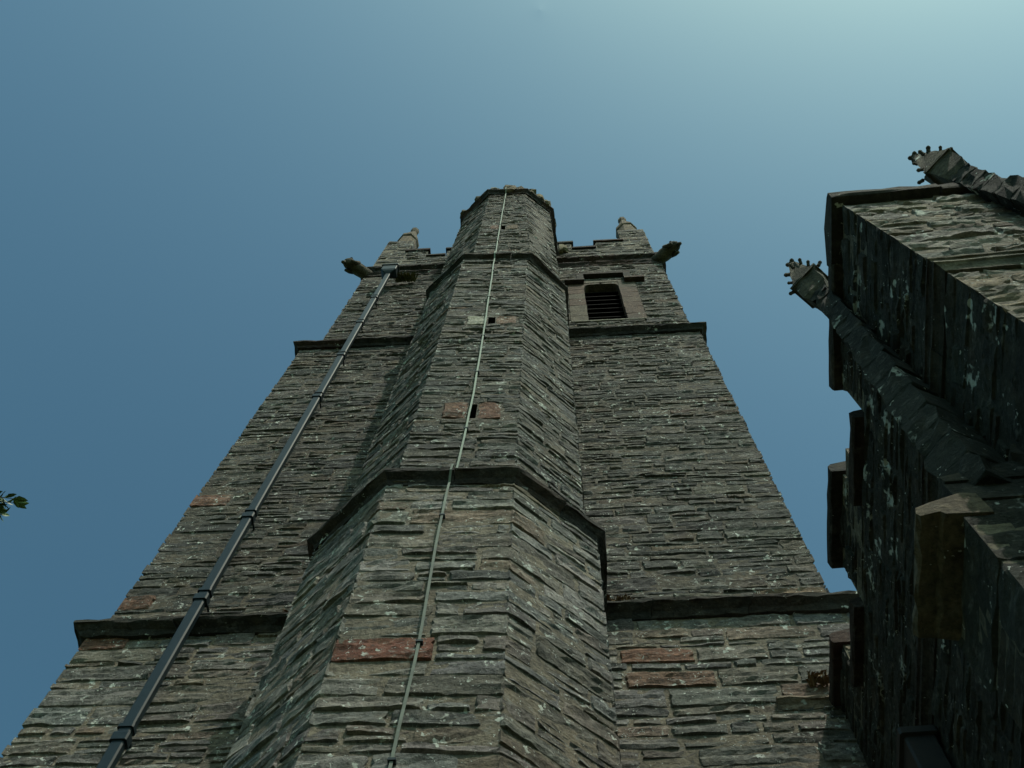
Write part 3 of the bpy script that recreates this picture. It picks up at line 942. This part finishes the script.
def coping_part(*a, **k):
    mb = MB(); coping_run(mb, *a, **k); mb.build('coping', M_TRIM, porch)
for k, (a, b) in enumerate(side_m):
    coping_part((0, b), (0, a), ZM, rr, ends=(0.03 if k < 2 else -0.01, 0.03 if k else -0.37))
coping_part((0, side_m[1][0]), (0, side_m[0][1]), ZC, rr, ends=(-0.01, -0.01), th=0.11)
coping_part((0, side_m[2][0]), (0, side_m[1][1]), ZC, rr, ends=(-0.01, -0.01), th=0.11)
for k, (a, b) in enumerate(front_m):
    coping_part((a, 0), (b, 0), ZM, rr, ends=(0.075 if k == 0 else 0.03, 0.03), over=0.07)
for k in (0, 1):
    coping_part((front_m[k][1], 0), (front_m[k + 1][0], 0), ZC, rr, ends=(-0.01, -0.01), th=0.11)

mb = MB()
mb.col = (0.15, 0.12, 0.085)
mb.box(0.0, 0.24, 1.64, 1.84, ZC + 0.10, ZC + 0.50, fr=FRP, jit=0.012, rng=rr)
mb.build('coping', M_PORCH, porch)

# moulded string course round the porch: two rolls with a hollow between
mb = MB(); rr = random.Random(96)
PSTR = [((0.15, 0.125, 0.09), 2), ((0.125, 0.11, 0.085), 2)]
PSTR_D = [((0.036, 0.032, 0.026), 1)]  # side run of the same course, its shade put into the colour
run = lambda o: [pw(-o, PLEN), pw(-o, -o), pw(PWID, -o)]
sp2 = (PSTR_D, PSTR)
string_course(mb, run(0.035), ZS1 - 0.075, ZS1, rr, 0.035, slope=0.03, seg_pals=sp2, jit=0.003)
string_course(mb, run(0.05), ZS0, ZS0 + 0.09, rr, 0.05, slope=0.02, seg_pals=sp2, jit=0.003)
string_course(mb, run(0.006), ZS0 + 0.10, ZS1 - 0.08, rr, 0.006, slope=0.0, seg_pals=sp2, jit=0.002)
mb.build('string_course', M_TRIM, porch)

# buttresses with a weathered cap; a shaft set cornerwise rises from each to a crocketed pinnacle
def buttress(fr, seed, pal):
    """fr: frame with +x along the wall, -y outward, origin at the corner"""
    rr = random.Random(seed)
    mb = MB()
    x0, x1, p, zt = 0.545, 1.04, 0.41, 3.63
    def W(x, y): q = fr @ Vector((x, y, 0)); return (q.x, q.y)
    P = [W(x0, 0.02), W(x0, -p), W(x1, -p), W(x1, 0.02)]
    if Face(P[1], P[2], 0, 1).n.dot((fr.to_3x3() @ Vector((0, -1, 0)))) < 0: P = P[::-1]
    fs = [Face(P[i], P[i + 1], G - 0.3, zt) for i in range(3)]
    cs = make_courses(G - 0.3, zt, rr, 0.16, 0.34)
    ms = [mitre(fs[0].n, fs[1].n), mitre(fs[1].n, fs[2].n)]
    for i, f in enumerate(fs):
        base_sheet(mb, f)
        lay_stones(mb, f, cs, rr, pal, ms[i - 1] if i else None, ms[i] if i < 2 else None, seed + i, seed + i + 1, lmin=0.2, lmax=0.6, fine=0.055)
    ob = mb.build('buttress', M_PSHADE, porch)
    # cap
    mb = MB(); mb.col = (0.10, 0.08, 0.055)
    o = 0.015
    sect = [(-p + 0.01, zt), (-p - 0.07, zt + 0.012), (-p - 0.085, zt + 0.03), (-p - 0.15, zt + 0.035), (-p - 0.16, zt + 0.05), (-p - 0.155, zt + 0.09), (-p - 0.09, zt + 0.14), (-p + 0.03, zt + 0.17), (-p + 0.10, zt + 0.17), (-p + 0.10, zt)]
    body = MB()
    pu = p - 0.03
    for za, zb, pb in ((zt, zt + 0.19, pu), (zt + 0.195, zt + 0.36, pu - 0.012), (zt + 0.365, zt + 0.55, pu - 0.02)):
        body.col = pick(pal, rr); body.rnd = rr.random() * 30
        q = [fr @ Vector((x, y, za)) for x, y in ((x0 + 0.02, -pb), (x1 - 0.02, -pb), (x1 - 0.02, 0.02), (x0 + 0.02, 0.02))]
        t_ = [fr @ Vector((x, y, zb if y > -0.1 or zb < zt + 0.5 else zb - 0.12)) for x, y in ((x0 + 0.03, -pb), (x1 - 0.03, -pb), (x1 - 0.03, 0.02), (x0 + 0.03, 0.02))]
        if fr.to_3x3().determinant() < 0: q, t_ = q[::-1], t_[::-1]
        body.prism(q, t_)
    body.build('weathering', M_PSHADE, ob)
    m_ = 9
    rings = []
    for i in range(m_ + 1):
        t = i / m_
        x = x0 - o + (x1 - x0 + 2 * o) * t
        j = lambda: rr.uniform(-0.008, 0.008)
        rings.append([fr @ Vector((x + j(), y + j() * (y < 0), z + j())) for y, z in sect])
    if (rings[0][1] - rings[0][0]).cross(rings[0][2] - rings[0][1]).dot(rings[1][0] - rings[0][0]) > 0: rings = rings[::-1]
    mb.rings(rings)
    mb.build('cap', M_TRIM, ob)
    # shaft and pinnacle
    mb = MB(); mb.col = (0.019, 0.021, 0.019)
    cx = 0.64
    zt2 = 7.38
    Q = [-0.07]
    def dia(h, z, j=0.009):
        c4 = [(-1, 0), (0, -1), (1, 0), (0, 1)]
        pts = []
        for k in range(4):
            (a, b), (c, d) = c4[k], c4[(k + 1) % 4]
            for t in (0, 0.33, 0.66):
                pts.append((a + (c - a) * t, b + (d - b) * t))
        return [fr @ Vector((cx + h * a + rr.uniform(-j, j), (Q[0] + h * b if b <= 0 or z > 6.9 else Q[0] + (0.02 - Q[0]) * b) + rr.uniform(-j, j), z + rr.uniform(-j, j) * 0.5)) for a, b in pts]
    zz = 3.95
    rings = []
    while zz < 7.12:
        def hh(z): return 0.088 + 0.028 * max(0, (6.6 - z) / 2.2)
        Q[0] = -(hh(zz) - 0.015) - 0.085 * max(0, (6.6 - zz) / 2.2)
        rings.append(dia(hh(zz) - 0.006, zz)); rings.append(dia(hh(zz) + 0.002, zz + 0.012))
        zz = min(7.12, zz + rr.uniform(0.14, 0.30))
        rings.append(dia(hh(zz) + rr.uniform(-.008, .006), zz - 0.09, 0.016)); rings.append(dia(hh(zz) + 0.002, zz - 0.02)); rings.append(dia(hh(zz) - 0.006, zz - 0.002))
    Q[0] = -0.073
    det = fr.to_3x3().determinant()
    fix = (lambda R: [list(reversed(q)) for q in R]) if det < 0 else (lambda R: R)
    mb.rings(fix(rings))
    mb.col = (0.085, 0.072, 0.05)
    # a wider head with gablets on its four faces, and the spirelet
    mb.rings(fix([dia(0.085, 7.08), dia(0.12, 7.16), dia(0.135, zt2 - 0.02), dia(0.158, zt2 + 0.02), dia(0.154, zt2 + 0.06), dia(0.12, zt2 + 0.10), dia(0.095, zt2 + 0.3), dia(0.045, zt2 + 0.6), dia(0.03, zt2 + 0.68)]))
    def R3(a, b, z): return fr @ Vector((cx + a, Q[0] + b, z))
    for a, b in ((-1, -1), (1, -1), (1, 1), (-1, 1)):
        n = Vector((a, b, 0)).normalized(); t = Vector((-n.y, n.x, 0))
        L = [n * 0.116 + t * s for s in (-0.10, 0.10)]; A = n * 0.116
        bk = -n * 0.09
        pts = [(L[0], zt2 + 0.0), (L[1], zt2 + 0.0), (A, zt2 + 0.26)]
        f_ = [R3(q.x, q.y, z) for q, z in pts]; b_ = [R3((q + bk).x, (q + bk).y, z) for q, z in pts]
        mb.rings(fix([b_, f_]))
    pin = mb.build('pinnacle', M_PSHADE, porch)
    mb = MB(); mb.col = (0.07, 0.062, 0.048)
    def knob(base, d, s):
        tip = base + d * s
        mb.tube([base - d * s * 0.3, base + d * s * 0.45, base + d * s * 0.75, tip, tip + d * s * 0.2], [s * 0.42, s * 0.36, s * 0.44, s * 0.36, s * 0.12], 6)
    for a, b in ((-1, 0), (0, -1), (1, 0), (0, 1)):
        for k, h in enumerate((0.14, 0.38)):
            rad = 0.14 - 0.16 * h
            base = R3(a * rad, b * rad, zt2 + h + 0.04)
            knob(base, (R3(a, b, 0.6) - R3(0, 0, 0) + Vector((rr.uniform(-.3, .3), rr.uniform(-.3, .3), 0))).normalized(), rr.uniform(0.026, 0.044))
    for a, b in ((-1, -1), (1, -1), (1, 1), (-1, 1)):
        n = Vector((a, b, 0)).normalized(); t = Vector((-n.y, n.x, 0))
        for s, h in ((0, 0.26),):
            q = n * 0.13 + t * s
            knob(R3(q.x, q.y, zt2 + h), (R3(n.x * 0.6 + t.x * s * 6, n.y * 0.6 + t.y * s * 6, 0.6) - R3(0, 0, 0)).normalized(), 0.034)
    top = R3(0, 0, zt2 + 0.66)
    knob(top, Vector((0, 0, 1)), 0.075)
    for a, b in ((-1, 0), (0, -1), (1, 0), (0, 1)):
        knob(top + Vector((0, 0, 0.05)), (R3(a, b, 0.3) - R3(0, 0, 0)).normalized(), 0.04)
    mb.build('crocket', M_TRIM, pin)['kind'] = 'stuff'
FR_FRONT = FRP.copy()
FR_FRONT = FRP @ Matrix.Translation((0.18, 0, 0))
FR_SIDE = FRP @ Matrix(((0, 1, 0, 0), (1, 0, 0, 0), (0, 0, 1, 0), (0, 0, 0, 1)))
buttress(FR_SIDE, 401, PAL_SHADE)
buttress(FR_FRONT, 451, PAL_PORCH)

# ------------------------------------------------------------------ rainwater goods
def downpipe(name, label, x, y, ztop, collars, fr, w=0.05, d=0.036, hop=0.15, mat=None):
    mat = mat or M_PIPE
    """square cast iron pipe; fr maps (along the wall, out of the wall = -y, up)"""
    t = thing(name, label, 'downpipe', fr @ Vector((x, y, G)))
    bv = 0.012
    def ringsec(hw, hd, z, cx=x, cy=y):
        return [fr @ Vector((cx + a, cy + b, z)) for a, b in ((-hw + bv, -hd), (hw - bv, -hd), (hw, -hd + bv), (hw, hd - bv), (hw - bv, hd), (-hw + bv, hd), (-hw, hd - bv), (-hw, -hd + bv))]
    mb = MB()
    zs = [G + 0.02] + sorted(collars) + [ztop - 0.2]
    mb.rings([ringsec(w, d, z) for z in zs])
    mb.build('pipe', mat, t)
    for z in collars:
        mb = MB()
        mb.rings([ringsec(w + 0.014, d + 0.014, z - 0.05), ringsec(w + 0.016, d + 0.016, z + 0.03), ringsec(w + 0.010, d + 0.010, z + 0.045)])
        mb.rings([ringsec(w + 0.012, d + 0.012, z + 0.10), ringsec(w + 0.012, d + 0.012, z + 0.14)])
        e = [fr @ Vector((x, y + d + q, z + 0.12)) for q in (-0.01, 0.16)]
        mb.tube(e, [0.012, 0.012], 6)                        # the holdfast into the wall, behind the pipe
        mb.build('bracket', mat, t)
    mb = MB()
    cy = y + (hop * 0.8 - d) * 0.5
    mb.rings([ringsec(w + 0.005, d + 0.005, ztop - 0.2), ringsec(hop * 0.75, hop * 0.55, ztop - 0.14), ringsec(hop, hop * 0.7, ztop - 0.08), ringsec(hop, hop * 0.7, ztop + 0.22), ringsec(hop + 0.02, hop * 0.7 + 0.02, ztop + 0.23), ringsec(hop + 0.02, hop * 0.7 + 0.02, ztop + 0.28)])
    mb.build('hopper', mat, t)
    return t
I4 = Matrix.Identity(4)
downpipe('downpipe', 'long black square downpipe running up the left side of the tower front', -2.50, -0.17, 21.6, [19.5, 17.8, 15.95, 14.05, 10.3, 8.62, 6.62, 3.2, 0.6], I4)
FR_SIDE_OUT = FRP @ Matrix(((0, 1, 0, 0), (-1, 0, 0, 0), (0, 0, 1, 0), (0, 0, 0, 1)))
downpipe('downpipe', 'short black downpipe with a square hopper on the shaded side wall of the porch', -2.60, -0.11, 4.70, [2.6, 0.4], FR_SIDE_OUT, w=0.045, d=0.04, hop=0.12, mat=M_IRON)

# ------------------------------------------------------------------ lightning conductor on the turret
lc = thing('lightning_conductor', 'thin verdigris copper lightning conductor strip running up the front of the stair turret', 'lightning conductor', (-0.13, -1.42, G))
def front_y(z):
    p = T1 if z < S1 - 0.13 else T2 if z < S2 - 0.13 else T3a
    t = (-0.12 - p[2][0]) / (p[3][0] - p[2][0])
    return p[2][1] + (p[3][1] - p[2][1]) * t - 0.045
path = []
xs = [(G, -0.16), (4.6, -0.148), (5.8, -0.119), (7.2, -0.135), (8.2, -0.125), (8.42, -0.105), (8.6, -0.10), (8.9, -0.09), (10.8, -0.062), (13.5, -0.075), (17.0, -0.105), (20, -0.12), (24.4, -0.125)]
def lx_(z):
    for (a, b), (c, d) in zip(xs, xs[1:]):
        if z <= c: return b + (d - b) * (z - a) / (c - a)
    return xs[-1][1]
rr = random.Random(7)
z = G
while z < S1 - 0.35: path.append((z, front_y(z) - rr.uniform(0, .01))); z += 0.3
path += [(S1 - 0.2, front_y(S1 - 0.3)), (S1 - 0.1, -1.475), (S1 + 0.0, -1.482), (S1 + 0.06, -1.40), (S1 + 0.16, front_y(9))]
z = S1 + 0.4
while z < S2 - 0.35: path.append((z, front_y(z) - rr.uniform(0, .01))); z += 0.3
path += [(S2 - 0.2, front_y(S2 - 0.3)), (S2 - 0.1, -1.405), (S2 + 0.0, -1.415), (S2 + 0.06, -1.36), (S2 + 0.16, front_y(18))]
z = S2 + 0.4
while z < T4 - 0.5: path.append((z, front_y(z) - rr.uniform(0, .01))); z += 0.3
path += [(T4 - 0.26, -1.31), (T4 - 0.16, -1.395), (T4 + 0.02, -1.40), (T4 + 0.1, -1.3), (T4 + 0.2, -1.22)]
mb = MB()
rings = []
for z, y in path:
    x = lx_(z) + 0.006 * noise.noise(Vector((0, 0, z * 1.3)))
    rings.append([Vector((x - 0.0095, y, z)), Vector((x + 0.0095, y, z)), Vector((x + 0.0095, y + 0.005, z)), Vector((x - 0.0095, y + 0.005, z))])
mb.rings(rings)
mb.build('strip', M_TAPE, lc)
for z in (1.0, 2.9, 4.7, 5.82, 7.6, 9.6, 11.3, 12.7, 14.6, 16.2, 18.6, 20.1, 21.6, 23.0):
    mb = MB()
    y, x = front_y(z), lx_(z)
    mb.box(x - 0.022, x + 0.022, y - 0.010, y + 0.03, z - 0.009, z + 0.009)
    mb.build('clip', M_PIPE, lc)

# ------------------------------------------------------------------ plants rooted in the masonry
def tuft(name, label, c, n, h, spread, seed, lean=(0, -0.5, 0.4), mat=None):
    rr = random.Random(seed)
    mb = MB()
    c = Vector(c)
    for _ in range(n):
        b = c + Vector((rr.uniform(-spread, spread), rr.uniform(-0.02, 0.02), rr.uniform(-spread, spread) * 0.35))
        d = (Vector(lean) + Vector((rr.uniform(-.7, .7), rr.uniform(-.5, .1), rr.uniform(-.5, .6)))).normalized()
        L = h * rr.uniform(0.5, 1.1)
        s = d.cross(Vector((rr.uniform(-1, 1), rr.uniform(-1, 1), rr.uniform(-1, 1)))).normalized() * 0.007
        m1 = b + d * L * 0.55 + Vector((0, 0, 0.02)); tip = b + d * L - Vector((0, 0, L * 0.25))
        i = [mb.vert(p) for p in (b - s, b + s, m1 + s * 1.6, m1 - s * 1.6, tip)]
        mb.face(i[0], i[1], i[2], i[3]); mb.face(i[3], i[2], i[4])
    return tag(mb.build(name, mat or M_TUFT), label, 'plant')
tuft('wall_plant', 'green clump of leaves growing under the parapet beside the top of the long downpipe', (-2.2, 0.06, 21.75), 220, 0.24, 0.2, 1, (0, -0.8, 0.1))
tuft('wall_plant', 'small dry tuft on the lowest string course, right of the stair turret', (0.62 + 1.0 * 0 + 0.62, -0.02, S1 + 0.06), 60, 0.13, 0.14, 2, mat=M_DRY)
tuft('wall_plant', 'small dry tuft on the lowest string course, between the downpipe and the stair turret', (-1.62, -0.02, S1 + 0.06), 50, 0.12, 0.12, 3, mat=M_DRY)
tuft('wall_plant', 'brown tuft where the porch battlements meet the tower', (2.70, -0.03, 7.22), 60, 0.12, 0.08, 4, mat=M_DRY)

# ------------------------------------------------------------------ the tree on the left
rr = random.Random(12)
tree = thing('broadleaf_tree', 'leafy tree at the left edge, one twig tip reaching into the picture', 'tree', (-9.2, -3.4, G))
tb, lf = MB(), MB()
base = Vector((-9.2, -3.4, G - 0.2))
trunk = [base, base + Vector((0.05, 0.03, 1.2)), base + Vector((0.15, 0.0, 2.6)), base + Vector((0.1, 0.1, 4.2)), base + Vector((0.2, 0.15, 6.2)), base + Vector((0.15, 0.1, 8.6))]
tb.tube(trunk, [0.34, 0.25, 0.22, 0.18, 0.12, 0.04], 12)
def leaf(p, d, size, rr):
    d = d.normalized()
    s = d.cross(Vector((rr.uniform(-1, 1), rr.uniform(-1, 1), rr.uniform(-.4, 1)))).normalized()
    n = s.cross(d)
    w = size * 0.24
    pts = [p, p + d * size * 0.35 + s * w + n * 0.006, p + d * size * 0.4, p + d * size * 0.35 - s * w + n * 0.006, p + d * size * 0.75 + s * w * 0.6, p + d * size * 0.75 - s * w * 0.6, p + d * size - n * size * 0.12]
    i = [lf.vert(q) for q in pts]
    lf.face(i[0], i[1], i[2]); lf.face(i[0], i[2], i[3])
    lf.face(i[2], i[1], i[4]); lf.face(i[2], i[4], i[6]); lf.face(i[2], i[6], i[5]); lf.face(i[2], i[5], i[3])
def spray(a, b, n, size, rr):
    """a leafy twig from a to b"""
    a, b = Vector(a), Vector(b)
    d = b - a
    tb.tube([a, a.lerp(b, 0.5) + Vector((0, 0, 0.02)), b], [0.008, 0.005, 0.002], 5)
    for k in range(n):
        t = (k + 1) / n
        p = a.lerp(b, t) + Vector((0, 0, 0.02 * math.sin(t * 3.1)))
        side = d.cross(Vector((0, 0, 1))).normalized() * (1 if k % 2 else -1)
        leaf(p, d.normalized() * 0.9 + side * rr.uniform(0.4, 1.0) + Vector((0, 0, rr.uniform(-.5, .4))), size * rr.uniform(0.75, 1.15), rr)
    leaf(b, d, size, rr)
def limb(a, b, r0, r1, sag=0.0, seg=5):
    pts = []
    for i in range(seg + 1):
        t = i / seg
        p = a.lerp(b, t) + Vector((rr.uniform(-.06, .06), rr.uniform(-.06, .06), math.sin(t * math.pi) * sag))
        pts.append(p)
    tb.tube(pts, [r0 + (r1 - r0) * i / seg for i in range(seg + 1)], 7)
    return pts
for k in range(46):
    t = rr.uniform(0.3, 1.0)
    q = t * (len(trunk) - 1); i = min(int(q), len(trunk) - 2)
    a = trunk[i].lerp(trunk[i + 1], q - i)
    ang = k * 2.4 + rr.uniform(-.3, .3)
    L = (3.0 - 2.0 * abs(t - 0.5) * (1.3 if t > .5 else .6)) * rr.uniform(0.75, 1.1)
    b = a + Vector((math.cos(ang) * L, math.sin(ang) * L, rr.uniform(0.3, 1.4)))
    pts = limb(a, b, 0.06 * (1.3 - t * 0.7), 0.012, 0.15)
    for p in pts[2:] + [b]:
        for _ in range(5):
            d = Vector((rr.gauss(0, 1), rr.gauss(0, 1), rr.gauss(0.1, .7))).normalized() * rr.uniform(0.35, 0.75)
            spray(p, p + d, 8, 0.085, rr)
# the bough that reaches out towards the tower
tip = Vector((-2.885, -2.15, 6.53))
a = trunk[3] + Vector((0, 0, 0.3))
pts = limb(a, tip + Vector((-0.45, -0.12, -0.12)), 0.075, 0.008, 0.25, 8)
for p in pts[2:8]:
    for _ in range(11 if p is not pts[7] else 4):
        d = Vector((rr.uniform(-.9, .3), rr.gauss(0, .7), rr.gauss(0.1, .6))).normalized() * rr.uniform(0.25, 0.5)
        spray(p, p + d, 7, 0.08, rr)
e = pts[-1]
for _ in range(2): spray(e + Vector((rr.uniform(-.02, .02), rr.uniform(-.03, .03), rr.uniform(-.03, .03))), tip + Vector((0.02, 0.03 * _, 0.03)), 11, 0.095, rr)
cl = Vector((-3.02, -2.10, 6.47))
for _ in range(9):
    q = cl + Vector((rr.uniform(-.06, .02), rr.uniform(-.05, .05), rr.uniform(-.04, .05)))
    spray(q, q + Vector((rr.uniform(0.02, 0.13), rr.uniform(-.12, .06), rr.uniform(-0.12, 0.08))), 5, 0.075, rr)
for _ in range(5):
    q = e.lerp(tip, 0.1 + 0.12 * _)
    spray(q, q + Vector((0.20 - 0.03 * _, rr.uniform(-.12, .12), rr.uniform(-0.13, 0.05))), 6, 0.08, rr)
spray(e + Vector((0.02, 0, 0)), tip + Vector((-0.12, 0.08, 0.06)), 8, 0.07, rr)
spray(e, tip + Vector((-0.16, -0.16, -0.03)), 7, 0.07, rr)
tb.build('trunk', M_BARK, tree)
lf.build('crown', M_LEAF, tree)
